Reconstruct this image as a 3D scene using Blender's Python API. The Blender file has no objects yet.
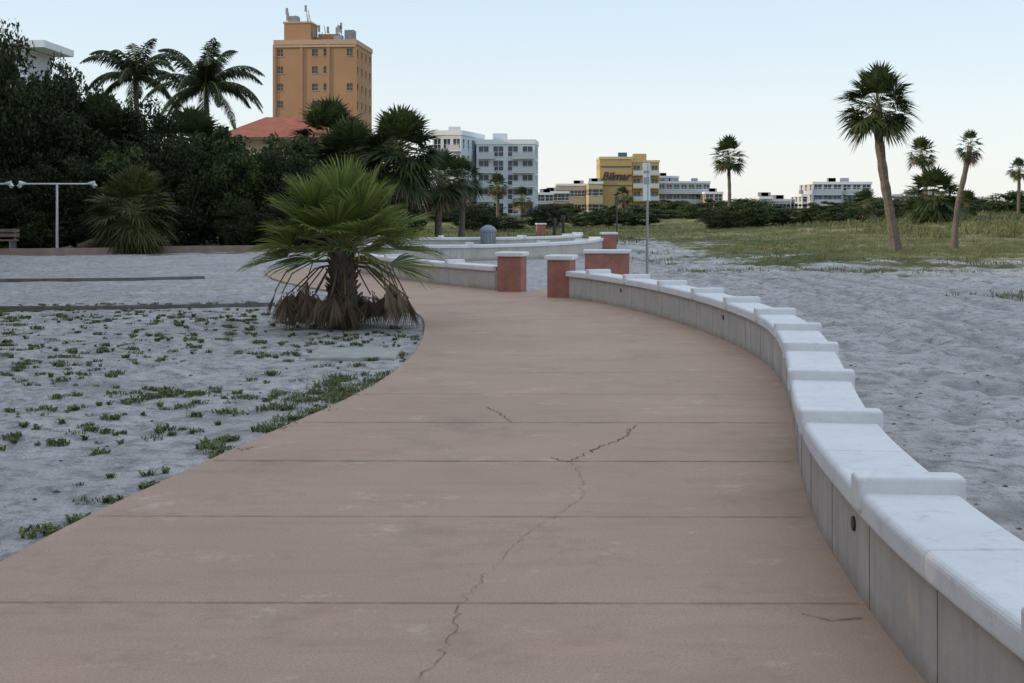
import bpy, math, random
import numpy as np
from mathutils import Vector, Matrix
random.seed(7); rng=np.random.default_rng(11)
S=bpy.context.scene
# ------------------------------------------------------------------ materials
def newmat(name):
    m=bpy.data.materials.new(name); m.use_nodes=True
    nt=m.node_tree; b=nt.nodes['Principled BSDF']; return m,nt,b
def N(nt,t,**k):
    n=nt.nodes.new(t)
    for a,v in k.items(): setattr(n,a,v)
    return n
def noise(nt,vec,scale,detail=5,rough=0.6):
    n=N(nt,'ShaderNodeTexNoise'); n.inputs['Scale'].default_value=scale
    n.inputs['Detail'].default_value=min(detail,6); n.inputs['Roughness'].default_value=rough
    if vec: nt.links.new(vec,n.inputs['Vector'])
    return n.outputs['Fac']
def ramp(nt,fac,stops,interp='LINEAR'):
    r=N(nt,'ShaderNodeValToRGB'); r.color_ramp.interpolation=interp
    e=r.color_ramp.elements
    while len(e)<len(stops): e.new(0.5)
    for i,(p,c) in enumerate(stops):
        e[i].position=p; e[i].color=(c,c,c,1) if isinstance(c,(int,float)) else (*c,1)
    nt.links.new(fac,r.inputs['Fac']); return r.outputs['Color']
def mix(nt,fac,a,b,mode='MIX'):
    n=N(nt,'ShaderNodeMix',data_type='RGBA',blend_type=mode)
    for sock,v in ((n.inputs[0],fac),(n.inputs[6],a),(n.inputs[7],b)):
        if isinstance(v,(int,float)): sock.default_value=v
        elif isinstance(v,tuple): sock.default_value=(*v,1)
        else: nt.links.new(v,sock)
    return n.outputs[2]
def math_(nt,op,a,b=0.0):
    n=N(nt,'ShaderNodeMath',operation=op)
    for i,v in enumerate((a,b)):
        if isinstance(v,(int,float)): n.inputs[i].default_value=v
        else: nt.links.new(v,n.inputs[i])
    return n.outputs[0]
def bump(nt,b,h,strength,dist):
    n=N(nt,'ShaderNodeBump'); n.inputs['Strength'].default_value=strength; n.inputs['Distance'].default_value=dist
    nt.links.new(h,n.inputs['Height']); nt.links.new(n.outputs[0],b.inputs['Normal'])
def surf(name,c1,c2,scale=3,rough=0.85,bs=40,bd=0.004,spec=0.3,coord='Object'):
    m,nt,b=newmat(name); tc=N(nt,'ShaderNodeTexCoord').outputs[coord]
    f=noise(nt,tc,scale,5,0.65)
    nt.links.new(ramp(nt,f,[(0.3,c1),(0.7,c2)]),b.inputs['Base Color'])
    b.inputs['Roughness'].default_value=rough; b.inputs['Specular IOR Level'].default_value=spec
    if bd: bump(nt,b,noise(nt,tc,bs,4,0.7),0.6,bd)
    return m
def leafmat(name,c1,c2,trans=0.25,scale=0.8):
    m,nt,b=newmat(name)
    g=N(nt,'ShaderNodeNewGeometry')
    f=noise(nt,g.outputs['Position'],scale,2)
    r=math_(nt,'ADD',math_(nt,'MULTIPLY',g.outputs['Random Per Island'],0.5),math_(nt,'MULTIPLY',f,0.5))
    col=ramp(nt,r,[(0.2,c1),(0.75,c2)])
    nt.links.new(col,b.inputs['Base Color']); b.inputs['Roughness'].default_value=0.55
    b.inputs['Specular IOR Level'].default_value=0.25
    t=N(nt,'ShaderNodeBsdfTranslucent'); nt.links.new(col,t.inputs['Color'])
    ms=N(nt,'ShaderNodeMixShader'); ms.inputs[0].default_value=trans
    nt.links.new(b.outputs[0],ms.inputs[1]); nt.links.new(t.outputs[0],ms.inputs[2])
    nt.links.new(ms.outputs[0],nt.nodes['Material Output'].inputs['Surface']); return m
def plain(name,c,rough=0.6,metal=0,spec=0.4):
    m,nt,b=newmat(name); b.inputs['Base Color'].default_value=(*c,1)
    b.inputs['Roughness'].default_value=rough; b.inputs['Metallic'].default_value=metal
    b.inputs['Specular IOR Level'].default_value=spec; return m

# ------------------------------------------------------------------ mesh builder
class MB:
    def __init__(s): s.v=[]; s.f=[]; s.m=[]
    def add(s,vs,fs,mi=0):
        o=len(s.v); s.v.extend([tuple(v) for v in vs])
        for f in fs: s.f.append(tuple(i+o for i in f)); s.m.append(mi)
    def box(s,c,d,rz=0,mi=0,bev=0):
        cx,cy,cz=c; hx,hy,hz=d[0]/2,d[1]/2,d[2]/2; ca,sa=math.cos(rz),math.sin(rz)
        def T(x,y,z): return (cx+x*ca-y*sa,cy+x*sa+y*ca,cz+z)
        if bev<=0:
            vs=[T(x,y,z) for z in(-hz,hz) for x,y in((-hx,-hy),(hx,-hy),(hx,hy),(-hx,hy))]
            s.add(vs,[(3,2,1,0),(4,5,6,7),(0,1,5,4),(1,2,6,5),(2,3,7,6),(3,0,4,7)],mi)
        else:
            rings=[]
            b=bev
            def ring(ix,z):
                x,y=hx-ix,hy-ix; q=[]
                for sx,sy,a0 in((-1,-1,180),(1,-1,270),(1,1,0),(-1,1,90)):
                    for k in range(4):
                        a=math.radians(a0+k*30); q.append(T(sx*(x-b)+b*math.cos(a),sy*(y-b)+b*math.sin(a),z))
                return q
            for k in range(4):
                a=math.radians(k*30); rings.append(ring(b*0.95*(1-math.sin(a)),-hz+b*(1-math.cos(a))))
            for k in range(4):
                a=math.radians(90-k*30); rings.append(ring(b*0.95*(1-math.sin(a)),hz-b*(1-math.cos(a))))
            n=16; vs=[p for r in rings for p in r]; fs=[]
            for i in range(len(rings)-1):
                for j in range(n): fs.append((i*n+j,i*n+(j+1)%n,(i+1)*n+(j+1)%n,(i+1)*n+j))
            fs.append(tuple(range(n-1,-1,-1))); fs.append(tuple(range((len(rings)-1)*n,len(rings)*n)))
            s.add(vs,fs,mi)
    def tube(s,pts,rad,n=8,mi=0):
        P=[Vector(p) for p in pts]; vs=[]; fs=[]
        for i,p in enumerate(P):
            t=(P[min(i+1,len(P)-1)]-P[max(i-1,0)]).normalized()
            a=Vector((1,0,0)) if abs(t.x)<0.9 else Vector((0,1,0))
            u=t.cross(a).normalized(); w=t.cross(u)
            for k in range(n):
                an=2*math.pi*k/n; vs.append(p+(u*math.cos(an)+w*math.sin(an))*rad[i])
        for i in range(len(P)-1):
            for k in range(n): fs.append((i*n+k,i*n+(k+1)%n,(i+1)*n+(k+1)%n,(i+1)*n+k))
        fs.append(tuple(range(n))); fs.append(tuple(range((len(P)-1)*n,len(P)*n))[::-1])
        s.add(vs,fs,mi)
    def sweep(s,pts,prof,mi=0):
        n=len(prof); vs=[]; fs=[]
        for i,p in enumerate(pts):
            a=pts[max(i-1,0)]; b=pts[min(i+1,len(pts)-1)]
            tx,ty=b[0]-a[0],b[1]-a[1]; l=math.hypot(tx,ty); rx,ry=ty/l,-tx/l
            for o,z in prof: vs.append((p[0]+rx*o,p[1]+ry*o,z))
        for i in range(len(pts)-1):
            for k in range(n): fs.append((i*n+k,(i+1)*n+k,(i+1)*n+(k+1)%n,i*n+(k+1)%n))
        fs.append(tuple(range(n))); fs.append(tuple(range((len(pts)-1)*n,len(pts)*n))[::-1])
        s.add(vs,fs,mi)
    def build(s,name,mats,smooth=False,loc=None,fixn=False):
        me=bpy.data.meshes.new(name); me.from_pydata(s.v,[],s.f); 
        for m in mats: me.materials.append(m)
        me.polygons.foreach_set('material_index',s.m)
        if smooth: me.polygons.foreach_set('use_smooth',[True]*len(s.f))
        me.update()
        if fixn:
            import bmesh
            bm=bmesh.new(); bm.from_mesh(me); bmesh.ops.recalc_face_normals(bm,faces=bm.faces); bm.to_mesh(me); bm.free()
        o=bpy.data.objects.new(name,me); S.collection.objects.link(o)
        if loc: o.location=loc
        return o
def catmull(P,step=0.2):
    P=[np.array(p,float) for p in P]; P=[2*P[0]-P[1]]+P+[2*P[-1]-P[-2]]; out=[]
    for i in range(1,len(P)-2):
        n=max(2,int(np.linalg.norm(P[i+1]-P[i])/step))
        for k in range(n):
            t=k/n; a,b,c,d=P[i-1:i+3]
            out.append(0.5*((2*b)+(-a+c)*t+(2*a-5*b+4*c-d)*t*t+(-a+3*b-3*c+d)*t**3))
    out.append(P[-2]); return out
def resample(P,ds):
    P=np.array(P); L=np.r_[0,np.cumsum(np.linalg.norm(np.diff(P,axis=0),axis=1))]
    s=np.arange(0,L[-1],ds); return np.c_[np.interp(s,L,P[:,0]),np.interp(s,L,P[:,1])],L[-1]
def smoothP(P,it=6):
    P=np.array(P)
    for _ in range(it):
        Q=P.copy(); Q[1:-1]=(P[:-2]+2*P[1:-1]+P[2:])/4; P=Q
    return P

# ------------------------------------------------------------------ value noise
LAT=rng.random((256,256))
def vn(x,y):
    xi=np.floor(x).astype(int); yi=np.floor(y).astype(int); fx=x-xi; fy=y-yi
    fx=fx*fx*(3-2*fx); fy=fy*fy*(3-2*fy)
    g=lambda a,b:LAT[a%256,b%256]
    return (g(xi,yi)*(1-fx)+g(xi+1,yi)*fx)*(1-fy)+(g(xi,yi+1)*(1-fx)+g(xi+1,yi+1)*fx)*fy
def grassmask(X,Y):
    f1=np.minimum((Y-34)/9,(X-6.0)/4); f2=(Y-62)/8
    f3=np.minimum((Y-46)/3,(-5-X)/2)
    return np.clip(np.maximum(np.maximum(f1,f2),f3),-1.5,1.5)
def tracks(X,Y):
    t=np.zeros_like(X)
    for off,amp in ((0,1),(.85,.9),(1.9,.8),(2.8,.8),(-1.0,.6)):
        xc=np.interp(Y,[0,8,14,20,28,36,46,60],[7.5,6.6,6.0,5.9,5.6,4.9,3.9,3.2])+off+(vn(Y/7+off*3,Y*0)-.5)*.8
        t=np.maximum(t,np.exp(-((X-xc)/.15)**2)*amp)
    return t
def footf(X,Y):
    f=vn(X/0.23+50,Y/0.30+9); return np.clip((f-.60)/.22,0,1)
def height(X,Y):
    n=(vn(X/0.33,Y/0.33)-.5)*0.04+(vn(X/0.9+7,Y/0.9)-.5)*0.04+(vn(X/0.14+3,Y/0.14)-.5)*0.02
    foot=-footf(X,Y)*.065
    big=(vn(X/6,Y/6)-.5)*0.12
    cx=np.interp(Y,[-10,0,5,13,17,23,32,60],[-0.4,-0.5,-0.45,0.75,0.6,-1.5,-4,-12])
    far=np.clip((np.abs(X-cx)-2.3)/1.6,0,1)
    far=np.where((Y>20)&(X<3),np.clip((np.abs(X-cx)-6)/6,0,1),far)
    rt=np.where(X>cx,1.0,.6)
    z=-0.032+n*(0.45+1.3*far*rt)+(big*.8+foot*rt)*far
    z=z-0.055*tracks(X,Y)*far*(vn(X/.1,Y/.12)*.6+.6)
    z=np.where(far<=0.02,np.minimum(z,-0.008),z)
    dune=np.clip((Y-42)/40,0,1)*np.clip((X-12)/20,0,1)
    z=z+dune*(0.4+0.8*vn(X/9,Y/9))*np.clip((400-Y)/100,0,1)
    return z
def ground_z(x,y): return float(height(np.array([x]),np.array([y]))[0])

# ------------------------------------------------------------------ ground
ys=list(np.linspace(-60,0,30))+[0.6,1.2,1.8,2.4]; y=3.0
while y<3500: ys.append(y); y*=1.0075 if y<40 else 1.02
ys=np.array(ys); xs=4.5*np.sinh(np.linspace(-7.2,7.2,1300))
X,Y=np.meshgrid(xs,ys); Z=height(X,Y)
nx,ny=len(xs),len(ys)
me=bpy.data.meshes.new('ground')
V=np.c_[X.ravel(),Y.ravel(),Z.ravel()]
i=np.arange(nx*ny).reshape(ny,nx)
F=np.stack([i[:-1,:-1],i[:-1,1:],i[1:,1:],i[1:,:-1]],-1).reshape(-1,4)
me.vertices.add(len(V)); me.vertices.foreach_set('co',V.ravel())
me.loops.add(F.size); me.loops.foreach_set('vertex_index',F.ravel())
me.polygons.add(len(F)); me.polygons.foreach_set('loop_start',np.arange(0,F.size,4)); me.polygons.foreach_set('loop_total',np.full(len(F),4))
me.polygons.foreach_set('use_smooth',np.ones(len(F),bool))
me.update(); me.validate()
at=me.attributes.new('grass','FLOAT','POINT'); at.data.foreach_set('value',grassmask(X,Y).ravel())
at=me.attributes.new('dent_shade','FLOAT','POINT'); at.data.foreach_set('value',np.maximum(tracks(X,Y),footf(X,Y)*np.where(X>1,1,.5)).ravel())
m,nt,b=newmat('sand_and_grass')
tc=N(nt,'ShaderNodeTexCoord').outputs['Object']
f1=noise(nt,tc,0.7,6,0.6); f2=noise(nt,tc,5.5,6,0.78); f3=noise(nt,tc,45,3,0.7)
sand=ramp(nt,f1,[(0.3,(0.53,0.51,0.505)),(0.7,(0.73,0.705,0.695))])
sand=mix(nt,ramp(nt,f2,[(0.38,0.9),(0.54,0.0)]),sand,(0.30,0.285,0.28))
ch=N(nt,'ShaderNodeAttribute',attribute_name='dent_shade').outputs['Fac']
sand=mix(nt,math_(nt,'MULTIPLY',ch,ramp(nt,noise(nt,tc,1.5,4),[(.35,0.35),(.6,.85)])),sand,(0.34,0.325,0.32))  # shade in footprints and tyre tracks, painted into the sand colour
sand=mix(nt,ramp(nt,f3,[(0.58,0.0),(0.68,0.7)]),sand,(0.17,0.15,0.13))
gr=ramp(nt,noise(nt,tc,0.35,6,0.7),[(0.3,(0.075,0.095,0.032)),(0.5,(0.145,0.155,0.06)),(0.68,(0.33,0.31,0.20))])
a=N(nt,'ShaderNodeAttribute',attribute_name='grass').outputs['Fac']
msk=math_(nt,'ADD',a,math_(nt,'MULTIPLY',math_(nt,'SUBTRACT',noise(nt,tc,0.30,6,0.72),0.5),6.5))
msk=ramp(nt,msk,[(0.0,0.0),(0.45,1.0)])
nt.links.new(mix(nt,msk,sand,gr),b.inputs['Base Color'])
b.inputs['Roughness'].default_value=0.95; b.inputs['Specular IOR Level'].default_value=0.1
h=math_(nt,'ADD',math_(nt,'MULTIPLY',noise(nt,tc,3.2,5,0.6),1.0),math_(nt,'MULTIPLY',f2,0.5))
bump(nt,b,h,1.0,0.18)
me.materials.append(m); g=bpy.data.objects.new('ground',me); S.collection.objects.link(g)

# ------------------------------------------------------------------ walkway
wallC=[(2.2,-6),(1.85,-3),(1.6,0),(1.46,2.5),(1.39,4.37),(1.41,4.98),(1.45,5.65),(1.53,6.54),(1.70,7.62),(1.95,8.93),(2.2,10.25),(2.44,11.7),(2.60,13.2),(2.60,14.75),(2.44,16.9),(2.06,19.4),(1.47,21.7),(0.95,23.0)]
wallP=smoothP(catmull(wallC,0.15),10)
leftC=[(-1.9,-6),(-2.3,-2),(-2.45,1),(-2.43,4),(-2.31,5.86),(-2.21,6.73),(-2.07,7.43),(-1.93,8.19),(-1.72,9.24),(-1.55,10),(-1.36,10.95),(-1.19,12.16),(-1.10,13.4),(-1.07,15.07),(-1.14,16.9),(-1.36,19.26),(-2.1,22.2),(-3.4,24.8),(-4.7,27.4),(-5.6,30.0),(-6.2,32.6)]
leftP=smoothP(catmull(leftC,0.2),8)
farC=[(-0.1,24.7),(-0.9,26.0),(-1.75,27.4),(-3.0,30.0),(-4.0,32.4),(-4.8,35.0)]
farP=smoothP(catmull(farC,0.2),5)
m,nt,b=newmat('tinted_concrete'); tc=N(nt,'ShaderNodeTexCoord').outputs['Object']
c=ramp(nt,noise(nt,tc,0.55,6,0.6),[(0.3,(0.445,0.307,0.225)),(0.7,(0.55,0.387,0.285))])
c=mix(nt,ramp(nt,noise(nt,tc,90,3,0.7),[(0.35,0.5),(0.6,0.0)]),c,(0.28,0.187,0.14))
c=mix(nt,ramp(nt,noise(nt,tc,1.9,6,0.78),[(0.58,0.0),(0.72,0.65)]),c,(0.65,0.55,0.48))
c=mix(nt,ramp(nt,noise(nt,tc,0.9,6,0.8),[(0.34,0.55),(0.47,0.0)]),c,(0.31,0.217,0.168))
sx=N(nt,'ShaderNodeMapping'); sx.inputs['Scale'].default_value=(0.5,3.0,1); nt.links.new(tc,sx.inputs[0])
c=mix(nt,ramp(nt,noise(nt,sx.outputs[0],2.2,5,0.6),[(0.50,0.0),(0.75,0.4)]),c,(0.34,0.233,0.178))
nt.links.new(c,b.inputs['Base Color']); b.inputs['Roughness'].default_value=0.7; b.inputs['Specular IOR Level'].default_value=0.25
bump(nt,b,noise(nt,tc,130,3,0.7),0.6,0.004)
matPath=m
import bmesh
poly=[tuple(p) for p in leftP]+[tuple(p) for p in farP[::-1]]+[(0.35,24.6),(0.75,26.0),(1.6,25.6),(1.0,23.4)]+[(p[0]+0.03,p[1]) for p in wallP[::-1]]
bm=bmesh.new(); vs=[bm.verts.new((x,y,0)) for x,y in poly]; f=bm.faces.new(vs); 
r=bmesh.ops.extrude_face_region(bm,geom=[f]); 
for v in [e for e in r['geom'] if isinstance(e,bmesh.types.BMVert)]: v.co.z=-0.12
bmesh.ops.triangulate(bm,faces=[f for f in bm.faces if len(f.verts)>4]); bmesh.ops.recalc_face_normals(bm,faces=bm.faces)
me=bpy.data.meshes.new('walkway'); bm.to_mesh(me); bm.free(); me.materials.append(matPath)
ow=bpy.data.objects.new('walkway',me); S.collection.objects.link(ow)
mj=surf('joint_dark_brown',(0.18,0.125,0.10),(0.34,0.24,0.18),5,0.95,bd=0)  # darker brown tone for the slab joints
mb=MB()
def xl(P,y): 
    P=np.array(P); k=np.argmin(abs(P[:,1]-y)); return P[k,0]
def strip(mb,pts,w,z=0.004,mi=0):
    for k in range(len(pts)-1):
        (x0,y0),(x1,y1)=pts[k],pts[k+1]; l=math.hypot(x1-x0,y1-y0) or 1; nx_,ny_=-(y1-y0)/l,(x1-x0)/l
        w0=w[k]/2; w1=w[k+1]/2
        mb.add([(x0-nx_*w0,y0-ny_*w0,z),(x1-nx_*w1,y1-ny_*w1,z),(x1+nx_*w1,y1+ny_*w1,z),(x0+nx_*w0,y0+ny_*w0,z)],[(0,1,2,3)],mi)
for k in range(-3,10):
    yc=5.25+1.465*k
    sl=np.interp(yc,[0,9.7,13,17,20],[0,0.01,0.0,-0.16,-0.3])
    x0=xl(leftP[:200],yc)+0.03; x1=xl(wallP,yc)-0.03
    pts=[(x,yc-sl*(x-(x0+x1)/2)) for x in np.linspace(x0+0.02,x1,60)]
    ww=0.0065 if yc<8 else (.012 if yc<10 else .0075)
    strip(mb,[(x,y+random.uniform(-.0015,.0015)) for x,y in pts],[ww*random.uniform(.5,1.3) for _ in pts])
mb.build('walkway_joint_grooves',[mj])
mb=MB()
def crack(C,w):
    out=[]
    for (x0,y0),(x1,y1) in zip(C[:-1],C[1:]):
        n=max(2,int(math.hypot(x1-x0,y1-y0)/0.035))
        for k in range(n):
            t=k/n; out.append((x0+(x1-x0)*t+random.gauss(0,.013),y0+(y1-y0)*t+random.gauss(0,.009)))
    out.append(C[-1]); strip(mb,out,[w*random.uniform(.2,1.4) for _ in out],0.0045)
crack([(-.36,4.1),(-.311,4.40),(-.242,4.70),(-.216,5.21)],0.0035)
crack([(-.216,5.21),(-.117,5.65),(.038,6.25),(.184,6.65)],0.0018)
crack([(.184,6.65),(.371,7.1),(.416,7.62),(.364,8.16)],0.0028)
crack([(.364,8.16),(.587,8.67),(.783,9.0),(.895,9.54)],0.009)
crack([(.242,8.29),(.364,8.16)],0.010)
crack([(-.2,10.4),(-.08,10.0),(0,9.67)],0.007)
crack([(1.15,5.1),(1.25,5.02),(1.36,5.05)],0.006)
mb.build('walkway_cracks',[plain('crack_dark',(0.15,0.10,0.08),0.95)])

# ------------------------------------------------------------------ seat walls
def concrete(name,c1,c2,streak=True):
    m,nt,b=newmat(name); tc=N(nt,'ShaderNodeTexCoord').outputs['Object']
    c=ramp(nt,noise(nt,tc,2.5,6,0.7),[(0.3,c1),(0.7,c2)])
    if streak:
        mp=N(nt,'ShaderNodeMapping'); mp.inputs['Scale'].default_value=(6,6,0.7); nt.links.new(tc,mp.inputs[0])
        c=mix(nt,ramp(nt,noise(nt,mp.outputs[0],1.6,5,0.7),[(0.5,0.0),(0.75,0.55)]),c,tuple(v*0.6 for v in c1))
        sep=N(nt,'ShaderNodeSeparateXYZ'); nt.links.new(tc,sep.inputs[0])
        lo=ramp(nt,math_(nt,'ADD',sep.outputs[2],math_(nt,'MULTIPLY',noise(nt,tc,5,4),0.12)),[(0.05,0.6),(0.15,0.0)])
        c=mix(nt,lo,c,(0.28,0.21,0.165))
    else:
        c=mix(nt,ramp(nt,noise(nt,tc,12,6,0.75),[(0.54,0.0),(0.75,0.55)]),c,tuple(v*0.6 for v in c1))
    nt.links.new(c,b.inputs['Base Color']); b.inputs['Roughness'].default_value=0.8; b.inputs['Specular IOR Level'].default_value=0.25
    bump(nt,b,noise(nt,tc,70,4,0.7),0.5,0.004); return m
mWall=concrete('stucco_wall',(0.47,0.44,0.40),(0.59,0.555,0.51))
mCap=concrete('cast_cap',(0.72,0.72,0.72),(0.82,0.82,0.82),False)
mDark=plain('dark_gap',(0.22,0.20,0.18),0.9)
mBronze=plain('bronze_fixture',(0.07,0.06,0.05),0.45,0.6)
def capprof(o0,o1,z0,z1,r=0.03):
    P=[]
    for cx,cz,a0 in((o1-r,z0+r*.4,-90),(o1-r,z1-r,0),(o0+r,z1-r,90),(o0+r,z0+r*.4,180)):
        for k in range(5):
            a=math.radians(a0+k*22.5); rr=r
            P.append((cx+rr*math.cos(a),max(z0,cz+rr*math.sin(a))))
    return P
def seat_wall(name,P,side=1,H=0.47,T=0.30,stops=1.75,first=0.0,lights=True):
    mb=MB(); R,L=resample(P,0.05); R=smoothP(R,3)
    def sub(a,b): return R[int(a/0.05):int(b/0.05)+1]
    def pr(p): return [(side*o,z) for o,z in p] 
    mb.sweep(R[::3],pr([(0,-.3),(T,-.3),(T,H-.092),(0,H-.092)]),0)
    mb.sweep(R[::3],pr([(0.02,H-.0925),(T-.02,H-.0925),(T-.02,H-.02),(0.02,H-.02)]),2)
    cp=pr(capprof(-.045,T+.045,H-.095,H,0.028))
    s=first
    cuts=[0.0]
    while s<L-0.3:
        if s>0.2: cuts.append(s)
        s+=stops/2
    cuts.append(len(R)*0.05-0.06)
    for a,b_ in zip(cuts[:-1],cuts[1:]):
        n=sub(a,b_)
        if len(n)>3:
            q=n.copy(); t=(q[1]-q[0])/np.linalg.norm(q[1]-q[0]); q[0]+=t*0.003
            t=(q[-1]-q[-2])/np.linalg.norm(q[-1]-q[-2]); q[-1]-=t*0.003
            mb.sweep(q,cp,1)
    s=first; k=0
    while s<L-0.25:
        if s>0.1:
            j=int(s/0.05); t=R[min(j+1,len(R)-1)]-R[j-1]; t/=np.linalg.norm(t); nrm=np.array([t[1],-t[0]])*side
            c=R[j]+nrm*(T/2); ang=math.atan2(nrm[1],nrm[0])
            mb.box((c[0],c[1],H-0.005),(T+0.125,0.13,0.14),ang,1,0.016)
            c2=R[j]-nrm*0.000
            mb.box((c2[0],c2[1],(H-.1)/2-.02),(0.004,0.004,H-.1),ang,2)
            c3=R[min(j+17,len(R)-1)]
            mb.box((c3[0],c3[1],(H-.1)/2-.02),(0.004,0.003,H-.1),ang,2)
            if lights and k%3==0:
                j2=min(j+6,len(R)-1); c4=R[j2]
                A=Vector((c4[0]-nrm[0]*.010,c4[1]-nrm[1]*.010,0.27)); B=Vector((c4[0]+nrm[0]*.02,c4[1]+nrm[1]*.02,0.27))
                mb.tube([A,B],[0.030,0.036],14,3)
        s+=stops; k+=1
    return mb.build(name,[mWall,mCap,mDark,mBronze],fixn=True)
Rm,Lm=resample(wallP,0.05); s51=float(np.argmin(abs(Rm[:,1]-5.15)))*0.05
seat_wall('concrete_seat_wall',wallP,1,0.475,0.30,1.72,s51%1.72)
fp=np.array(farP); fp=fp[fp[:,0]>-3.9]
seat_wall('concrete_seat_wall',fp[2:],1,0.46,0.30,3.4,1.9,False)
plz=smoothP(catmull([(3.05,48.2),(2.2,44.2),(0.7,41.3),(-1.2,39.6),(-3.6,39.3),(-5.2,39.9)],0.2),6)
seat_wall('concrete_seat_wall',plz[::-1],1,0.46,0.32,3.0,1.0,False)
plz2=smoothP(catmull([(-5.5,50),(-3,47.5),(0,48.0),(2.0,50.5),(2.6,54)],0.2),6)
seat_wall('concrete_seat_wall',plz2,1,0.50,0.32,3.0,1.0,False)
# ------------------------------------------------------------------ salmon stucco pillars
mBrick=surf('salmon_stucco',(0.30,0.125,0.095),(0.43,0.20,0.155),4,.9,60,.006)
def pillar(x,y,w,d,h,rz):
    mb=MB(); mb.box((0,0,(h-.08)/2-.05),(w,d,h-.08+.1),0,0,.008)
    mb.box((0,0,h-.035),(w+.09,d+.09,.085),0,1,0.022)
    o=mb.build('stucco_pillar',[mBrick,mCap],loc=(x,y,0),fixn=True); o.rotation_euler[2]=rz; return o
pillar(0.0,24.75,0.46,0.46,0.74,math.radians(-14))
pillar(0.88,23.15,0.42,0.46,0.74,math.radians(-14))
pillar(2.22,30.3,1.02,0.5,0.60,math.radians(-6))
pillar(3.6,48.3,0.5,0.5,0.66,0.1); pillar(1.6,72,0.5,0.5,0.7,0.1)

# ------------------------------------------------------------------ foliage makers
mPalmFG=leafmat('palm_frond_fg',(0.080,0.122,0.028),(0.29,0.335,0.09),0.38,2.0)
mPalmDead=leafmat('palm_frond_dead',(0.12,0.078,0.048),(0.33,0.24,0.165),0.15,3)
mPetiole=surf('petiole',(0.16,0.18,0.06),(0.25,0.24,0.09),6,0.6,bd=0)
mBark=surf('palm_bark',(0.085,0.068,0.055),(0.20,0.17,0.14),9,0.95,30,0.02)
mPalm=leafmat('palm_frond',(0.022,0.036,0.014),(0.075,0.105,0.035),0.2,1.0)
mPalmY=leafmat('palm_frond_olive',(0.05,0.06,0.02),(0.12,0.13,0.045),0.2,1.0)
mLeafD=leafmat('leaf_dark',(0.012,0.020,0.008),(0.042,0.060,0.02),0.2,0.6)
mLeafM=leafmat('leaf_mid',(0.020,0.036,0.010),(0.078,0.110,0.032),0.25,0.6)
mCoco=leafmat('coconut_frond',(0.015,0.023,0.01),(0.04,0.06,0.024),0.2,1.0)
def fan(mb,base,d,pl,R,nseg,spread,droop,mi,mip,detail=True,pr=0.012,arch=0.15):
    base=Vector(base); d=Vector(d).normalized(); up=Vector((0,0,1))
    s=d.cross(up); 
    if s.length<0.05: s=Vector((1,0,0))
    s.normalize(); s=(s+up*random.uniform(-.35,.35)).normalized()
    mid=base+d*pl*0.5+up*arch*0.12*pl; hub=base+d*pl-up*arch*pl
    mb.tube([base,mid,hub],[pr*1.3,pr,pr*.7],5 if detail else 3,mip)
    f=(hub-mid).normalized(); s=(s-f*s.dot(f)).normalized(); u=s.cross(f).normalized()
    if u.z<0 : u=-u
    da=2*spread/nseg
    for k in range(nseg):
        a=-spread+da*(k+.5)+random.uniform(-.2,.2)*da
        v=(f*math.cos(a)+s*math.sin(a)+u*(0.10+0.25*abs(math.sin(a)))).normalized()
        pv=(s*math.cos(a)-f*math.sin(a)).normalized()
        L=R*(0.80+0.20*math.cos(a*0.7))*random.uniform(.9,1.06)
        dr=droop*random.uniform(.6,1.4)
        p1=hub+v*L*.5-up*dr*L*.06; p2=hub+v*L*.78-up*dr*L*.22; p3=hub+v*L*.97-up*dr*L*.55
        w1=L*.5*da*.5*1.02; w2=w1*.62
        if detail:
            dn=u*-w1*.55
            mb.add([hub,p1-pv*w1,p1+dn,p1+pv*w1,p2-pv*w2,p2+dn*.6,p2+pv*w2,p3],
               [(0,2,1),(0,3,2),(1,2,5,4),(2,3,6,5),(4,5,7),(5,6,7)],mi)
        else:
            mb.add([hub,p1-pv*w1,p1+pv*w1,p3],[(0,2,1),(1,2,3)],mi)
def dirv(az,el): return Vector((math.cos(el)*math.sin(az),math.cos(el)*math.cos(az),math.sin(el)))
def sabal(name,x,y,zb,pts,r0,cr,n=46,nseg=18,leaf=None,dead=0.2,emin=-55,droop=1.0):
    mb=MB(); P=[Vector(p) for p in pts]; C=catmull([tuple(p) for p in P],0.25)
    rad=[r0*(1.35-0.5*min(1,k/len(C)*4)) if k/len(C)<.25 else r0*(0.9+0.08*math.sin(k*2.1)) for k in range(len(C))]
    mb.tube([tuple(c) for c in C],rad,9,0)
    top=Vector(C[-1])
    for k in range(n):
        t=k/(n-1); el=math.radians(86+(emin-86)*(t**0.85)+random.uniform(-8,8)); az=k*2.39996+random.uniform(-.3,.3)
        d=dirv(az,el); pl=cr*random.uniform(.42,.58); R=cr*random.uniform(.48,.62)
        fan(mb,top+d*0.05+Vector((0,0,0.1*cr*(0.5-t))),d,pl,R,nseg,random.uniform(1.5,2.1),(0.3+0.4*t)*droop,2 if (t>1-dead and random.random()<.7) else 1,3,False,0.012,(0.04+.10*t)*droop)
    return mb.build(name,[mBark,leaf or mPalm,mPalmDead,mPetiole],loc=(x,y,zb))

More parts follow.
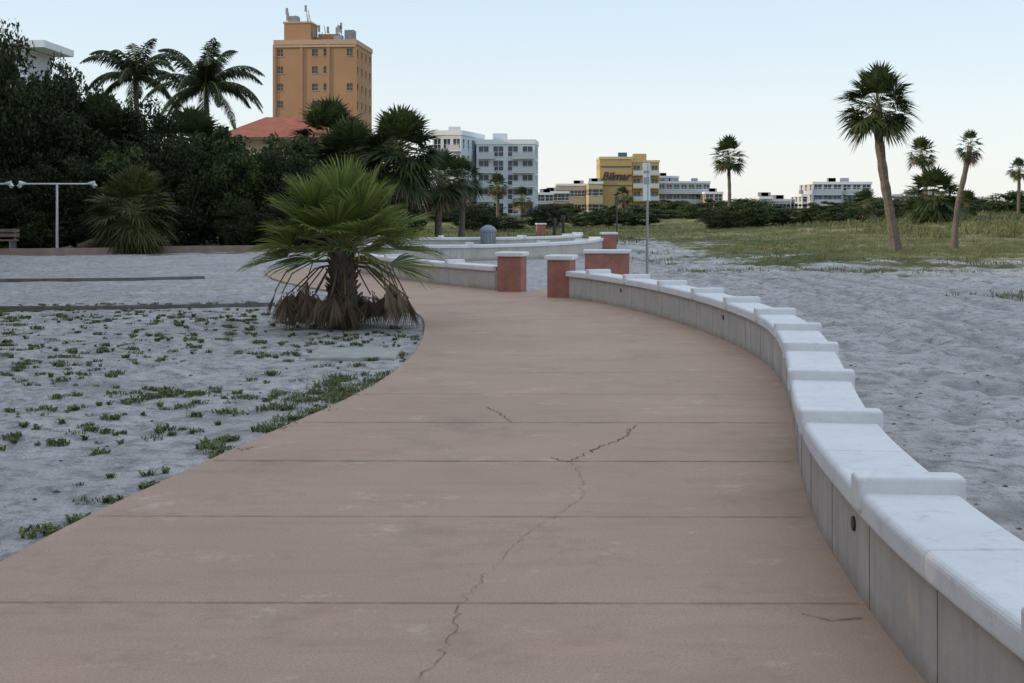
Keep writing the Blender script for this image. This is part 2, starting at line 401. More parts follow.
# ---- foreground fan palm
mb=MB()
C=[(0,0,-.15),(0.01,0,.1),(.03,0,.45),(0.0,0,.85),(0,0,1.08)]
mb.tube(C,[.22,.19,.16,.17,.10],12,0)
for k in range(110):
    z=0.02+k*0.0095; az=k*2.4; r=.17; d=dirv(az,math.radians(random.uniform(35,65))); b0=Vector((math.sin(az)*r*.8,math.cos(az)*r*.8,z))
    mb.tube([b0,b0+d*random.uniform(.08,.20)],[.032,.010],5,0 if k%3 else 2)
top=Vector((0,0,1.02))
n=50
for k in range(n):
    t=k/(n-1); el=math.radians(84-88*(t**0.95)+random.uniform(-6,6)); az=k*2.39996+random.uniform(-.25,.25)
    d=dirv(az,el); pl=random.uniform(.42,.70)*(1.08 if t>.4 else 1); R=random.uniform(.64,.80)*(1 if t>.25 else .9)
    fan(mb,top+d*.06,d,pl,R,40,random.uniform(1.75,2.15),0.12+0.25*t,1,3,True,0.011,0.02+0.08*t*t)
for k in range(12):
    az=random.uniform(0,6.28) if k>5 else (1.2+random.uniform(-.6,.6))*(1 if k%2 else -1); d=dirv(az,math.radians(random.uniform(-8,8)))
    b0=top-Vector((0,0,.14)); p1=b0+d*.45; p2=b0+d*.76-Vector((0,0,.14)); p3=b0+d*.90-Vector((0,0,.38))
    mb.tube([b0,p1,p2,p3],[.015,.012,.010,.008],5,3)
    fan(mb,p3,Vector((d.x*.2,d.y*.2,-1)),.04,.33,14,.5,0.3,2,3,True,0.007,0)
for az,rr,zz in [(-1.6,.62,.46),(-1.9,.50,.48),(-1.35,.40,.44),(-1.75,.74,.42),(1.55,.66,.46),(1.8,.74,.46),(1.65,.86,.40),(1.4,.62,.42),(3.1,.2,.46),(2.9,.3,.44),(-2.7,.25,.45),(3.5,.35,.4),(3.3,.12,.5),(2.95,.28,.40),(0.4,.4,.4),(-.5,.5,.4),(-2.2,.42,.42),(1.0,.42,.4)]:
    b0=Vector((0,0,.84)); o=Vector((math.sin(az)*rr,math.cos(az)*rr,zz))
    mb.tube([b0,b0+(o-b0)*.5+Vector((0,0,.14)),o],[.013,.011,.009],5,2)
    for q in range(4):
        fan(mb,o+Vector((random.uniform(-.06,.06),random.uniform(-.06,.06),random.uniform(-.06,.06))),Vector((random.uniform(-.35,.35),random.uniform(-.35,.35),-1)),.03,random.uniform(.36,.50),16,random.uniform(.4,.9),0.1,2,2,True,.008,0)
mb.build('fan_palm',[mBark,mPalmFG,mPalmDead,mPetiole],loc=(-2.29,17.6,0))

# ---- right hand field palms
sabal('palm_tree',14.2,48,0,[(0,0,-.2),(-.22,0,1.3),(-.48,0,2.8),(-.66,0,4.3),(-.72,0,5.35)],.19,1.55,74,18,None,.08,-52,.8)
sabal('palm_tree',17.0,50,.2,[(0,0,-.4),(.12,0,1.3),(.42,0,2.7),(.62,0,3.75)],.115,.62,26,12,None,.3,-80)
sabal('palm_tree',31.7,100,.3,[(0.2,0,-.6),(.1,0,3),(-.2,0,5.4)],.17,1.4,44,12,None,.1,-50,.7)
sabal('palm_tree',25.9,80,.2,[(0,0,-.6),(.0,0,1.2),(0,0,2.0)],.25,2.0,70,14,None,.1,-60)
sabal('palm_tree',15.8,95,0,[(0,0,-.2),(.1,0,2.5),(0,0,5.3)],.14,1.5,50,12,None,.1,-50,.7)
sabal('palm_tree',38.9,100,.4,[(0,0,-.6),(.1,0,2.5),(.1,0,4.1)],.13,.95,36,12)
sabal('palm_tree',25.0,92,.2,[(0,0,-.6),(.1,0,1.0),(0,0,1.6)],.2,1.2,36,12)
sabal('palm_tree',33.5,96,.4,[(0,0,-.6),(.1,0,1.0),(0,0,1.3)],.2,1.3,36,12)
# ---- mid-left cabbage palms
sabal('palm_tree',-8.4,60,0,[(0,0,-.1),(.1,0,2.5),(0,0,4.7)],.2,2.0,90,16,None,.1,-60)
sabal('palm_tree',-4.7,55,0,[(0,0,-.1),(.1,0,1.8),(0,0,3.9)],.22,2.0,110,16,None,.12,-70)
sabal('palm_tree',-3.4,60,0,[(0,0,-.1),(0,0,1.2),(.1,0,2.9)],.17,1.5,60,14,None,.15,-70)
sabal('palm_tree',-2.5,64,0,[(0,0,-.1),(.05,0,1.4),(0,0,3.0)],.16,1.2,50,12,None,.15,-70)
sabal('palm_tree',-6.0,62,0,[(0,0,-.1),(.1,0,1.5),(0,0,3.2)],.2,2.0,80,14,None,.12,-70)
sabal('palm_tree',-7.2,58,0,[(0,0,-.1),(.1,0,1.5),(0,0,3.6)],.2,2.1,90,14,None,.12,-70)
sabal('palm_tree',-14.2,58,0,[(0,0,-.1),(.1,0,2),(0,0,4.2)],.2,2.0,70,14,mPalm,.1)
sabal('palm_tree',-17.4,55,0,[(0,0,-.1),(.1,0,2),(0,0,4.4)],.2,2.1,80,14,mPalm,.1)
sabal('palm_tree',-1.2,110,0,[(0,0,-.1),(0,0,1.5),(0,0,3.4)],.16,1.2,36,10)
sabal('palm_tree',0.9,120,0,[(0,0,-.1),(0,0,1.2),(0,0,2.4)],.16,1.2,36,10)
sabal('palm_tree',12.8,150,0,[(0,0,-.1),(0,0,1.2),(0,0,2.8)],.16,1.3,36,10)
sabal('palm_shrub',-13.4,46,0,[(0,0,-.1),(0,0,.5),(0,0,1.45)],.2,1.7,90,20,mPalmY,.0,-75)
mb=MB(); C=catmull([(-16.2,45.2,.02),(-15.4,45.5,.12),(-14.6,45.8,.42),(-13.9,46,.75)],.2); mb.tube([tuple(c) for c in C],[.13+.012*math.sin(k*2) for k in range(len(C))],8); mb.build('leaning_palm_trunk',[mBark])

# ---- coconut palms
def coconut(x,y,H,L,n=26):
    mb=MB(); mb.tube([(0,0,-.1),(.3,0,H*.4),(.1,0,H*.8),(0,0,H)],[.28,.2,.16,.14],9,0)
    for k in range(n):
        t=k/(n-1); el=math.radians(70-80*t+random.uniform(-9,9)); az=k*2.39996+random.uniform(-.5,.5)
        p=Vector((0,0,H)); d=dirv(az,el); pts=[p]; ln=L*random.uniform(.85,1.15); NS=12
        for q in range(NS):
            d=(d+Vector((0,0,-1))*(0.035+0.020*q)).normalized(); p=p+d*ln/NS; pts.append(p)
        mb.tube(pts,[.045*(1-q/(NS+2)) for q in range(NS+1)],4,2)
        for q in range(6,90):
            u=q/90*NS; i0=min(int(u),NS-1); fr=u-i0; c=pts[i0].lerp(pts[i0+1],fr); tg=(pts[i0+1]-pts[i0]).normalized()
            s=tg.cross(Vector((0,0,1))).normalized()
            for sg in(-1,1):
                ll=0.72*L/3.2*math.sin(math.pi*min(1,(q/90*.8+.2)))**.6*random.uniform(.75,1.15)
                e=c+(s*sg*.6+tg*.55-Vector((0,0,random.uniform(.3,1.1)))).normalized()*ll
                m_=c.lerp(e,.45)+s*sg*.06; wv=tg*.034
                mb.add([c-wv*.5,c+wv*.5,m_+wv,m_-wv,e],[(0,1,2,3),(3,2,4)],1)
    mb.build('coconut_palm',[mBark,mCoco,mPetiole],loc=(x,y,0))
coconut(-23.2,80,9.7,3.5,18); coconut(-18.4,78,8.9,3.9,24)
coconut(-22.0,70,5.6,2.8)

# ---- broadleaf trees / shrubs
def crown_mesh(name,seed,mat,nclump=70,nleaf=130,ls=0.055,trunk=True):
    r=np.random.default_rng(seed)
    Vs=[];Fs=[]
    cl=[]
    while len(cl)<nclump:
        p=r.normal(size=3); p/=np.linalg.norm(p); rad=r.uniform(.35,1.08)**.6; p=p*rad*np.array([1,1,.95]); 
        if p[2]<-.95: continue
        cl.append(p+np.array([0,0,1.1]))
    for c in cl:
        cr=r.uniform(.12,.31)
        n=nleaf; d=r.normal(size=(n,3)); d/=np.linalg.norm(d,axis=1)[:,None]
        pos=c+d*cr*(r.random((n,1))**.45)*np.array([1.15,1.15,.85])
        a=r.normal(size=(n,3))+d*.8; a/=np.linalg.norm(a,axis=1)[:,None]
        b_=np.cross(a,r.normal(size=(n,3))); b_/=np.linalg.norm(b_,axis=1)[:,None]; e=np.cross(a,b_)
        s=ls*r.uniform(.6,1.4,(n,1))
        q=np.stack([pos-b_*s,pos+e*s*.5,pos+b_*s,pos-e*s*.5],1)
        Vs.append(q.reshape(-1,3))
    V=np.concatenate(Vs); F=np.arange(len(V)).reshape(-1,4)
    mb=MB()
    if trunk:
        mb.tube([(0,0,-.1),(.02,0,.4),(0,.02,.9)],[.07,.05,.03],7,1)
        for k in range(9):
            c=cl[k*3]; mb.tube([(0,0,.35+.05*k),(c[0]*.5,c[1]*.5,(c[2]+.45)*.5+.1),tuple(c)],[.03,.018,.008],5,1)
    o=len(V); allv=[tuple(v) for v in V]+mb.v; allf=[tuple(f) for f in F]+[tuple(i+o for i in f) for f in mb.f]
    me=bpy.data.meshes.new(name); me.from_pydata(allv,[],allf); me.materials.append(mat); me.materials.append(mBark)
    me.polygons.foreach_set('material_index',[0]*len(F)+[1]*len(mb.f)); me.update(); return me
TD=[crown_mesh('tree_crown_a',1,mLeafD,80,240,.032),crown_mesh('tree_crown_b',2,mLeafD,80,240,.032)]
TM=[crown_mesh('shrub_crown_a',3,mLeafM,60,150,.052),crown_mesh('shrub_crown_b',4,mLeafM,60,150,.052)]
def place(name,me,x,y,sx,sz,z=0,par=None):
    o=bpy.data.objects.new(name,me); o.location=(x,y,z-.12*sz); o.scale=(sx,sx*random.uniform(.9,1.1),sz); o.rotation_euler[2]=random.uniform(0,6.28)
    S.collection.objects.link(o)
    if par: o.parent=par
    return o
for x,y,r,h in [(-21.4,52,2.3,4.7),(-24,54,3.2,4.9),(-18.9,54,2.0,3.8),(-17.2,55,1.9,3.2),(-22.0,56,3.0,4.2),(-18.0,52,2.0,2.7),(-15.6,55,2.2,3.0),(-14.3,60,2.8,2.6),(-27,62,4,4.8),(-21,62,3,3.9)]:
    place('broadleaf_tree',random.choice(TD),x,y,r,h)
for x,y,r,h in [(-20.5,49.5,1.6,1.6),(-18.6,49.3,1.6,1.5),(-16.5,49.5,1.7,1.7),(-14.8,50,1.6,1.9),(-12.7,50.5,1.8,2.1),(-11.0,51,1.8,2.15),(-9.2,51.5,1.7,2.0),(-7.6,52,1.6,1.6),(-6.2,53,1.4,1.3),(-12,54,2.2,2.45),(-9.6,55,2,2.3),(-7,56,2,1.9),(-5.3,57,1.5,1.4),(-17.8,56,2.4,2.7),
    (-10,48.5,1.0,.9),(-8.6,49,1.1,.9),(-7,50,1.0,.8),(-17.5,48.3,.9,.7),(-15.5,48.4,.8,.7)]:
    place('shrub',random.choice(TM if random.random()<.7 else TD),x,y,r,h)
for x,y,r,h in [(-13,-14,4,4.4),(-13,-8,4,4.6),(-13.5,-2,4,4.8),(-13.5,4,4,4.7),(-14,10,4,5.0),(-15.5,15,4,4.9),(-17,20,4,5.1),(-18.5,25,4,4.8),(-20,30,4,5.0),(-21.5,35,4,5),(-23,40,4,5),(-25,46,4,5),
    (-19,-11,4,5.4),(-19,-5,4,5.6),(-20,1,4,5.4),(-20,7,4,5.6),(-21,13,4,5.6),(-22,18,4,5.6),(-24,24,4,5.6),(-26,31,4,5.6),(-29,38,4,5.6),
    (-8,-17,4,4.8),(-2,-18,4,5),(4,-18,4,5),(10,-18,4,4.8),(16,-17,4,4.6)]:  # this row: unseen trees behind camera, added to darken faces turned towards it
    place('broadleaf_tree',random.choice(TD),x,y,r*1.1,h*.95)
for x,y,r,h,z in [(16.2,92,1.9,1.0,0),(17.8,94,1.6,.8,0),(14.3,90,1.3,.7,0),(22.2,92,2.0,.95,.1),(20.3,94,1.4,.7,.1),(24,95,1.5,.8,.2),(28,100,2.2,1.0,.3),(36,110,2.5,1.3,.4),(41,105,2.3,1.2,.5),(44,112,2.4,1.0,.5),(38.5,108,2.0,.9,.5),
    (2.6,98,1.5,.9,0),(8,110,2,.8,0),(10.5,112,2.4,.8,0),(6,105,1.6,.6,0),(-0.5,88,1.6,.5,0),(-2.5,86,1.4,.8,0)]:
    place('shrub',random.choice(TM+TM+TD),x,y,r,h,z)
dt=bpy.data.objects.new('distant_trees',None); S.collection.objects.link(dt)
for k in range(120):
    d=random.uniform(135,230); x=random.uniform(-.15,.62)*d
    place('distant_crown',random.choice(TM+TM+TD),x,d,random.uniform(2.5,5),random.uniform(.6,1.3)*(1.3 if x/d>.25 else 1),0,dt)

# ------------------------------------------------------------------ grass, weeds, debris
def blades(name,items,mat):
    Vs=[];Fs=[]; o=0
    for (x,y,z,r,h,n,lean) in items:
        for k in range(n):
            a=random.uniform(0,6.28); rr=r*random.random()**.6; bx,by=x+math.cos(a)*rr,y+math.sin(a)*rr
            a2=random.uniform(0,6.28); l=h*random.uniform(.5,1.1); dx,dy=math.cos(a2)*lean*l,math.sin(a2)*lean*l
            w=l*random.uniform(.07,.13)*(1.7 if lean>1 else 1); px,py=-math.sin(a2)*w,math.cos(a2)*w
            Vs+=[(bx-px,by-py,z-.01),(bx+px,by+py,z-.01),(bx+dx*.5+px*.8,by+dy*.5+py*.8,z+l*.65),(bx+dx*.5-px*.8,by+dy*.5-py*.8,z+l*.65),(bx+dx,by+dy,z+l*(1 if lean<1 else .6))]
            Fs+=[(o,o+1,o+2,o+3),(o+3,o+2,o+4)]; o+=5
    me=bpy.data.meshes.new(name); me.from_pydata(Vs,[],Fs); me.materials.append(mat); me.update()
    ob=bpy.data.objects.new(name,me); S.collection.objects.link(ob); return ob
mWeed=leafmat('weed_leaf',(0.065,0.09,0.03),(0.21,0.23,0.09),0.2,3)
mGrass=leafmat('field_grass_blade',(0.08,0.10,0.032),(0.25,0.245,0.115),0.25,0.3)
def leftx(y): return float(np.interp(y,[p[1] for p in leftC],[p[0] for p in leftC]))
W=[]
while len(W)<860:
    y=5.5+16.5*random.random()**.85; x=leftx(y)-abs(random.uniform(.05,7.5))
    if x<-.42*y-.3: continue
    if vn(np.array([x/1.6]),np.array([y/1.6]))[0]<random.uniform(.15,.8): continue
    r=.016+.09*random.random()**2.0
    W.append((x,y,ground_z(x,y)+.004,r,random.uniform(.02,.055),int(8+r*420),1.2))
for k in range(70):
    y=random.uniform(9.4,12.6); x=leftx(y)-random.uniform(0.03,.55)*(1 if y>10.4 else .4)
    W.append((x,y,ground_z(x,y),random.uniform(.05,.15),random.uniform(.03,.07),38,1.0))
for k in range(34):
    t=random.random(); x=-1.5-2.0*t; y=11.2-.1*t+random.gauss(0,.13); W.append((x,y,ground_z(x,y),random.uniform(.05,.12),random.uniform(.02,.05),28,1.3))
for x,y,r in [(-2.28,6.55,.12),(-2.15,6.75,.07),(-2.02,7.6,.08),(-1.7,8.6,.06),(-1.45,10.3,.12),(-1.3,11,.2),(-1.25,11.6,.2),(-1.9,9.1,.07)]:
    W.append((x-.08,y,ground_z(x-.08,y),r,.05,90,1.2))
blades('ground_weeds',W,mWeed)
G=[]
while len(G)<8500:
    y=32+ (random.random()**1.4)*85; x=random.uniform(3,.43*y+3)
    g0=grassmask(np.array([x]),np.array([y]))[0]+(vn(np.array([x/2.2]),np.array([y/2.2]))[0]-.5)*3
    if g0<random.uniform(-.1,1.3): continue
    tall=1+ (2.0 if (x>19 and y>60) else 0)*random.random()
    G.append((x,y,ground_z(x,y),.25,random.uniform(.04,.11)*tall*(1+(y-32)/110),9,.7))
for k in range(900):
    y=random.uniform(58,110); x=random.uniform(-.08*y,.1*y); G.append((x,y,ground_z(x,y),.3,random.uniform(.1,.25),9,.5))
for k in range(60):
    x=9.3+random.gauss(0,.7); y=23.5+random.gauss(0,.5); G.append((x,y,ground_z(x,y),.12,.07,12,.8))
blades('field_grass',G,mGrass)
mb=MB()
for k in range(900):
    y=random.uniform(4.5,30); x=float(np.interp(y,[p[1] for p in wallC],[p[0] for p in wallC]))+.6+random.random()*.3*y
    if random.random()<.5: y=random.uniform(6,26); x=leftx(y)-random.uniform(.1,6)
    z=ground_z(x,y); s=random.uniform(.006,.020); a=random.uniform(0,3.14)
    vs=[(x+math.cos(a+q)*s*random.uniform(.6,1.6),y+math.sin(a+q)*s*random.uniform(.5,1.2),z+random.uniform(0,.006)) for q in np.linspace(0,6.28,7)[:-1]]
    mb.add(vs+[(x,y,z+s*.7)],[(q,(q+1)%6,6) for q in range(6)])
mb.build('beach_debris',[surf('debris',(0.07,0.055,0.04),(0.2,0.16,0.12),5,.95,bd=0)])
mEdge=surf('weathered_edging',(0.13,0.12,0.115),(0.24,0.22,0.21),5,.95,bd=0)
mb=MB(); P=catmull([(-12,20.9),(-8.2,20.6),(-6,20.8),(-3.9,21.4)],.2); mb.sweep(P,[(-.02,-.08),(.02,-.08),(.02,.03),(-.02,.03)]); mb.build('timber_edging',[mEdge],fixn=True)
mb=MB(); P=catmull([(-15,28.2),(-11.2,28.5),(-8.5,28.9),(-7,29.6)],.2); mb.sweep(P,[(-.02,-.08),(.02,-.08),(.02,.03),(-.02,.03)]); mb.build('timber_edging',[mEdge],fixn=True)
mKerb=surf('terracotta_kerb',(0.27,0.19,0.16),(0.36,0.27,0.23),3,.9)
mb=MB(); P=catmull([(-24,43),(-19,43.4),(-15,44.2),(-12.2,46.6),(-8,47.6)],.25); mb.sweep(P,[(-.12,-.1),(.12,-.1),(.12,.2),(-.12,.2)]); mb.build('garden_kerb',[mKerb],fixn=True)
mb=MB(); mb.box((0,0,-.045),(.95,1.0,.10),0,0,.02); mb.build('concrete_utility_pad',[surf('pad',(0.32,0.32,0.29),(0.46,0.45,0.42),4)],loc=(-1.72,14.3,0.0),fixn=True)

# ------------------------------------------------------------------ posts, signs, bin, bench
mWhite=plain('white_paint',(0.7,0.71,0.72),.5); mSteel=plain('galvanised',(0.34,0.35,0.36),.45,.6)
mb=MB(); mb.tube([(0,0,-.2),(0,0,2.58)],[.03,.03],8,1)
mb.box((-.02,-.035,2.18),(.22,.012,.86),math.radians(35),0)
mb.box((-.02,-.046,2.40),(.17,.006,.06),math.radians(35),2); mb.box((-.02,-.046,2.2),(.17,.006,.16),math.radians(35),2)
mb.build('beach_sign',[mWhite,mSteel,plain('sign_print',(0.3,0.33,0.38),.5)],loc=(3.09,29.7,0))
mb=MB(); mb.tube([(0,0,-.2),(0,0,2.1)],[.035,.03],8,0); mb.box((0,-.04,1.85),(.3,.015,.4),.9,0); mb.build('sign_post',[plain('dark_post',(.09,.08,.07),.7)],loc=(4.6,57,0))
def tpost(x,y):
    mb=MB(); mb.tube([(0,0,-.2),(0,0,2.42)],[.05,.04],10,0); mb.box((0,0,.06),(.3,.3,.12),0,1,.02)
    mb.tube([(-1.2,0,2.42),(1.2,0,2.42)],[.028,.028],8,0)
    for s in(-1,1):
        mb.tube([(s*1.1,0,2.44),(s*1.3,0,2.44),(s*1.34,0,2.36),(s*1.3,0,2.28)],[.03,.10,.10,.04],10,0)
    mb.build('lamp_post',[mWhite,mWall],loc=(x,y,0),fixn=True)
tpost(-16.1,46); tpost(-19.05,46)
mb=MB()
for r0,r1,z0,z1 in((.24,.27,0,.72),(.30,.30,.72,.80)): mb.tube([(0,0,z0),(0,0,z1)],[r0,r1],20,0)
mb.tube([(0,0,.80),(0,0,.90),(0,0,.96)],[.29,.2,.08],20,0)
for k in range(16):
    a=k*math.pi/8; mb.box((math.cos(a)*.27,math.sin(a)*.27,.36),(.02,.035,.66),a,1)
mb.build('trash_bin',[surf('bin_concrete',(0.20,0.23,0.27),(0.3,0.33,0.37),4),mSteel],loc=(-.85,46.5,0),fixn=True)
mTim=surf('bench_timber',(0.2,0.15,0.11),(0.3,0.24,0.18),6)
mb=MB()
for k in range(3): mb.box((0,-.14+k*.14,.45),(1.5,.12,.045),0,0)
for k in range(2): mb.box((0,.24,.62+k*.16),(1.5,.04,.12),0,0)
for sx_ in(-.6,.6): mb.box((sx_,0,.21),(.07,.4,.42),0,1); mb.box((sx_,.275,.45),(.06,.04,.75),0,1)
mb.build('park_bench',[mTim,mSteel],loc=(-17.9,45,0))
for x,y,h in [(-4.4,52,1.0),(1.9,58,1.1),(2.6,66,1.2)]:
    mb=MB(); mb.tube([(0,0,-.1),(0,0,h*.8),(0,0,h*.82),(0,0,h)],[.08,.08,.11,.09],10); mb.build('bollard',[mBronze],loc=(x,y,0))

# ------------------------------------------------------------------ buildings
mGlass=plain('window_glass',(0.03,0.045,0.06),.12,0,.6)
def facade(mb,o,ux,W,z0,fh,floors,bays,ww,wh,sill,skip=lambda i,j:False,frame=True,rec=.18):
    ox,oy=o; nx_,ny_=ux[1],-ux[0]; bw=W/bays
    def P(u,z,dep=0): return (ox+ux[0]*u-nx_*dep,oy+ux[1]*u-ny_*dep,z)
    for i in range(floors):
        for j in range(bays):
            u0,u1=j*bw,(j+1)*bw; a,b_=z0+i*fh,z0+(i+1)*fh
            if skip(i,j): mb.add([P(u0,a),P(u1,a),P(u1,b_),P(u0,b_)],[(0,1,2,3)],0); continue
            w0,w1=u0+(bw-ww)/2,u0+(bw+ww)/2; s0,s1=a+sill,a+sill+wh
            V=[P(u0,a),P(u1,a),P(u1,b_),P(u0,b_),P(w0,s0),P(w1,s0),P(w1,s1),P(w0,s1),P(w0,s0,rec),P(w1,s0,rec),P(w1,s1,rec),P(w0,s1,rec)]
            mb.add(V,[(0,1,5,4),(1,2,6,5),(2,3,7,6),(3,0,4,7),(4,5,9,8),(5,6,10,9),(6,7,11,10),(7,4,8,11)],0)
            mb.add(V[8:],[(0,1,2,3)],1)
            if frame:
                ang=math.atan2(ux[1],ux[0]); c=P((w0+w1)/2,s0-.06,-.04); mb.box(c,(ww+.2,.12,.1),ang,2)
                c=P((w0+w1)/2,(s0+s1)/2,rec-.03); mb.box(c,(.07,.05,wh),ang,2)
                c=P((w0+w1)/2,s0+wh*.45,rec-.04); mb.box(c,(ww,.04,.06),ang,2)
def block(mb,cx,cy,W,D,H,rz,floors,bays,sb,ww,wh,sill=.9,skip=lambda i,j:False,balc=None,parapet=.5,trim=2,z0=0):
    ca,sa=math.cos(rz),math.sin(rz)
    def T(x,y): return (cx+x*ca-y*sa,cy+x*sa+y*ca)
    fh=(H-z0)/floors
    c=[T(-W/2,-D/2),T(W/2,-D/2),T(W/2,D/2),T(-W/2,D/2)]
    dirs=[(ca,sa),(-sa,ca),(-ca,-sa),(sa,-ca)]
    for k in range(4):
        w=W if k%2==0 else D
        facade(mb,c[k],dirs[k],w,z0,fh,floors,bays if k%2==0 else sb,ww,wh,sill,skip if k==0 else (lambda i,j:False))
    mb.box((cx,cy,H+parapet/2),(W+.3,D+.3,parapet),rz,trim)
    if balc:
        for i in range(1,floors):
            for (u0,u1) in balc:
                x=(u0+u1)/2*W-W/2; w=(u1-u0)*W; q=T(x,-D/2-.75); z=z0+i*fh
                mb.box((*q,z),(w,1.5,.16),rz,2)
                q=T(x,-D/2-1.47); mb.box((*q,z+.6),(w,.05,.95),rz,3)
mTan=surf('tan_stucco',(0.37,0.21,0.12),(0.43,0.25,0.145),.2,.9,bd=0); mTanD=surf('tan_trim',(0.46,0.32,0.22),(0.5,0.36,0.25),.3,.9,bd=0)
mRail=plain('railing',(0.55,0.57,0.6),.5)
mb=MB(); rz=math.radians(-5)
H=29.0; block(mb,-32.6,226,13.9,14,H,rz,10,7,4,1.0,1.15,.95,skip=lambda i,j:j in(1,2,5) or (j==6 and i%2==0),parapet=.8)
def TT(x,y): return (-32.6+x*math.cos(rz)-y*math.sin(rz),226+x*math.sin(rz)+y*math.cos(rz))
mb.box((*TT(-3.4,-3),H+.8+1.5),(4.6,5,3.0),rz,0); mb.box((*TT(-3.4,-3),H+.8+3.15),(4.9,5.3,.3),rz,2)
mb.box((*TT(-4.6,-3),H+.8+3.9),(1.6,2,1.2),rz,4); mb.box((*TT(1.5,-2),H+.8+.7),(3.6,3,1.4),rz,0)
mb.box((*TT(5.2,-3),H+.8+1.0),(1.6,2,2.0),rz,4); mb.box((*TT(3.4,-4),H+.8+.5),(1.4,1.4,1.0),rz,4)
for k in range(22):
    x=random.uniform(-5.6,6.6); zb=H+.8+(3.2 if -5.6<x<-1.2 else 0); h=random.uniform(1.2,3.0)
    mb.tube([(*TT(x,-4.5+random.random()*3),zb),(*TT(x,-4.5),zb+h)],[.07,.05],4,4)
    if k%2: mb.box((*TT(x,-4.6),zb+h-.3),(.35,.2,1.1),rz,4)
for x in(-6.95,-2.3,2.3,6.95): mb.box((*TT(x,-7.06),H/2),(.5,.22,H),rz,0)
mb.box((*TT(0,-7.12),H-.3),(14,.3,.35),rz,2)
mb.build('apartment_tower',[mTan,mGlass,mTanD,mRail,plain('roof_plant',(.28,.29,.31),.7)])
mWhB=surf('white_stucco',(0.58,0.62,0.67),(0.65,0.69,0.74),.2,.9,bd=0); mWhT=plain('white_trim',(0.76,0.78,0.8),.7)
mb=MB()
block(mb,-.8,254,11.2,12,13.6,math.radians(-4),5,4,4,1.9,1.9,.4,balc=[(0.04,.32),(.62,.98)],parapet=.9)
block(mb,-10.2,250,5.6,16,15.0,math.radians(-14),5,3,5,1.3,1.8,.5,balc=[(.55,1.0)],parapet=.9)
mb.box((-2.3,252,14.9),(2.6,3,1.8),math.radians(-4),0); mb.box((-11,249,16.4),(2.2,3,1.0),0,0)
mb.build('white_condominium',[mWhB,mGlass,mWhT,mRail,mWhB])
mYel=surf('yellow_stucco',(0.46,0.31,0.13),(0.52,0.36,0.16),.2,.9,bd=0); mYT=plain('cream_trim',(0.6,0.5,0.3),.8)
mb=MB(); block(mb,23.9,305,7.4,12,12.6,0,4,3,3,1.0,1.0,1.0,skip=lambda i,j:i>=1,parapet=.6)
block(mb,30.8,305.5,6.2,12,11.9,0,4,3,3,1.4,1.5,.7,balc=[(0.02,.98)],parapet=.5)
mb.box((30,306,13.3),(3,3,1.6),0,0); mb.box((26,306,13.8),(2,2,1.2),0,4)
mb.box((23.9,298.9,10.9),(7.0,.1,.25),0,4); mb.box((23.9,298.9,6.6),(7.0,.1,.2),0,4)
ho=mb.build('yellow_hotel',[mYel,mGlass,mYT,mRail,plain('teal_band',(.05,.12,.2),.6)])
cu=bpy.data.curves.new('sign_text','FONT'); cu.body='Bilmar'; cu.size=2.5; cu.extrude=.06; cu.align_x='CENTER'; cu.offset=.05; cu.shear=.3
to=bpy.data.objects.new('sign_text',cu); to.location=(23.9,298.75,7.9); to.rotation_euler=(math.radians(90),0,0); S.collection.objects.link(to); to.parent=ho
cu.materials.append(plain('sign_letters',(.03,.035,.06),.5))
def low(name,cx,cy,W,D,H,fl,bays,c,ww=1.6,wh=1.4,balc=None,rz=0,extra=None):
    m1=surf(name+'_wall',tuple(v*.92 for v in c),c,.2,.9,bd=0); mb=MB()
    block(mb,cx,cy,W,D,H,rz,fl,bays,3,ww,wh,.8,balc=balc,parapet=.5)
    for k in range(3): mb.box((cx+random.uniform(-.35,.35)*W,cy-D*.1,H+.5+.4),(1.4,1.4,.8),rz,4)
    mb.build(name,[m1,mGlass,mWhT,mRail,mSteel])
low('beach_motel',14.6,310,8.4,10,6.6,2,5,(.46,.39,.29)); low('beach_motel',19,300,3.2,9,6.9,2,2,(.5,.42,.24))
low('beach_motel',10.0,290,5,8,4.6,2,3,(.42,.33,.25)); low('beach_motel',7.0,280,3.6,8,4.2,2,2,(.5,.5,.5))
low('beach_apartments',40.5,312,12.2,12,7.2,3,7,(.46,.45,.42),1.2,1.3,balc=[(0,1)]); low('beach_apartments',37.5,318,5,12,8.6,3,3,(.45,.38,.26))
low('beach_apartments',62.5,252,11,12,5.9,3,6,(.5,.51,.52),1.4,1.2,balc=[(0,.45),(.55,1)]); low('beach_apartments',58,256,4,10,3.6,2,2,(.6,.61,.62))
low('beach_house',53.0,262,4.6,8,2.7,1,3,(.6,.6,.6)); low('beach_house',49.6,258,2.4,8,3.2,1,2,(.45,.42,.38)); low('beach_house',78,250,7,8,3.6,1,3,(.42,.3,.24)); low('beach_house',46,300,4,8,4.6,2,2,(.5,.43,.3))
mb=MB(); block(mb,-33.9,79.5,10,4,10.9,0,3,5,2,1.2,1.5,.9,parapet=.1); mb.box((-33.7,79.3,11.25),(12.2,5.2,.42),0,2); mb.build('flat_roofed_house',[mWhB,mGlass,mWhT,mRail,mSteel])
mRoof=surf('terracotta_tile',(0.27,0.085,0.055),(0.38,0.14,0.09),2,.85)
mb=MB(); block(mb,-16.6,94,7,8,6.3,0,2,3,3,1.4,1.4,.9,parapet=.08)
z0=6.4; z1=8.1; cx,cy=-16.6,94
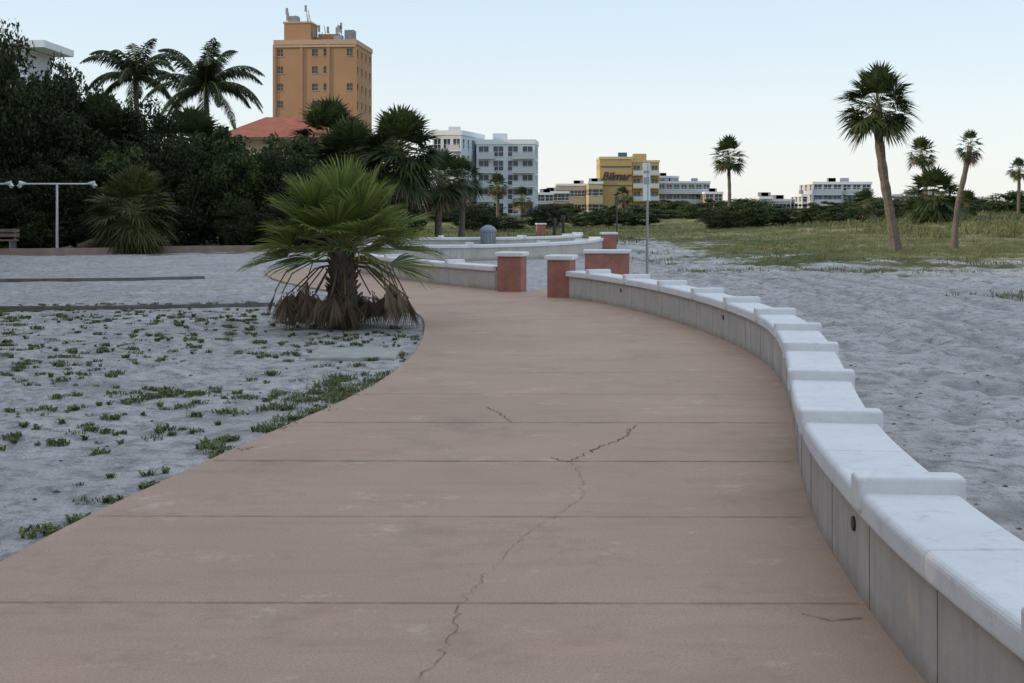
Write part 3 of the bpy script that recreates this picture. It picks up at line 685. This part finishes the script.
mb.add([(cx-4.1,cy-4.6,z0),(cx+4.1,cy-4.6,z0),(cx+4.1,cy+4.6,z0),(cx-4.1,cy+4.6,z0),(cx-1.2,cy,z1),(cx+1.2,cy,z1)],[(0,1,5,4),(1,2,5),(2,3,4,5),(3,0,4),(3,2,1,0)],5)
mb.build('red_roofed_house',[surf('house_wall',(.4,.3,.2),(.45,.34,.24),1,.9,bd=0),mGlass,mWhT,mRail,mSteel,mRoof])

# ------------------------------------------------------------------ light, sky, camera
az=math.radians(-98); el=math.radians(15)
sv=Vector((math.sin(az)*math.cos(el),math.cos(az)*math.cos(el),math.sin(el)))
L=bpy.data.lights.new('sun','SUN'); L.energy=2.8; L.angle=math.radians(.5); L.color=(1,.80,.58)
lo=bpy.data.objects.new('sun',L); lo.rotation_euler=sv.to_track_quat('Z','Y').to_euler(); S.collection.objects.link(lo)
w=bpy.data.worlds.new('World'); S.world=w; w.use_nodes=True; nt=w.node_tree; bg=nt.nodes['Background']
sk=N(nt,'ShaderNodeTexSky',sky_type='NISHITA'); sk.sun_disc=False; sk.sun_elevation=el; sk.sun_rotation=az%(2*math.pi)
sk.air_density=1.0; sk.dust_density=0.6; sk.ozone_density=1.0
# thin bright haze over the clear sky, whiter towards the horizon
tcw=N(nt,'ShaderNodeTexCoord').outputs['Generated']; sep=N(nt,'ShaderNodeSeparateXYZ'); nt.links.new(tcw,sep.inputs[0])
hz=N(nt,'ShaderNodeValToRGB'); e=hz.color_ramp.elements; e.new(.5); e.new(.5)
for k,(p,c) in enumerate([(0.0,(.86,.87,.86)),(.07,(.77,.84,.885)),(.18,(.60,.75,.89)),(1.0,(.74,.80,.93))]): e[k].position=p; e[k].color=(*c,1)
nt.links.new(sep.outputs[2],hz.inputs[0])
sc=N(nt,'ShaderNodeVectorMath',operation='SCALE'); nt.links.new(hz.outputs[0],sc.inputs[0]); sc.inputs['Scale'].default_value=7.8
nt.links.new(mix(nt,.80,sk.outputs[0],sc.outputs[0]),bg.inputs[0]); bg.inputs[1].default_value=0.15
S.view_settings.view_transform='Standard'; S.view_settings.look='None'; S.view_settings.exposure=0
cd=bpy.data.cameras.new('camera'); co=bpy.data.objects.new('camera',cd); S.collection.objects.link(co)
co.location=(0,0,1.6); co.rotation_euler=(math.radians(90),0,0)
cd.sensor_width=36; cd.lens=45.7; cd.shift_y=-0.1313; cd.clip_end=6000; cd.clip_start=.05
S.camera=co
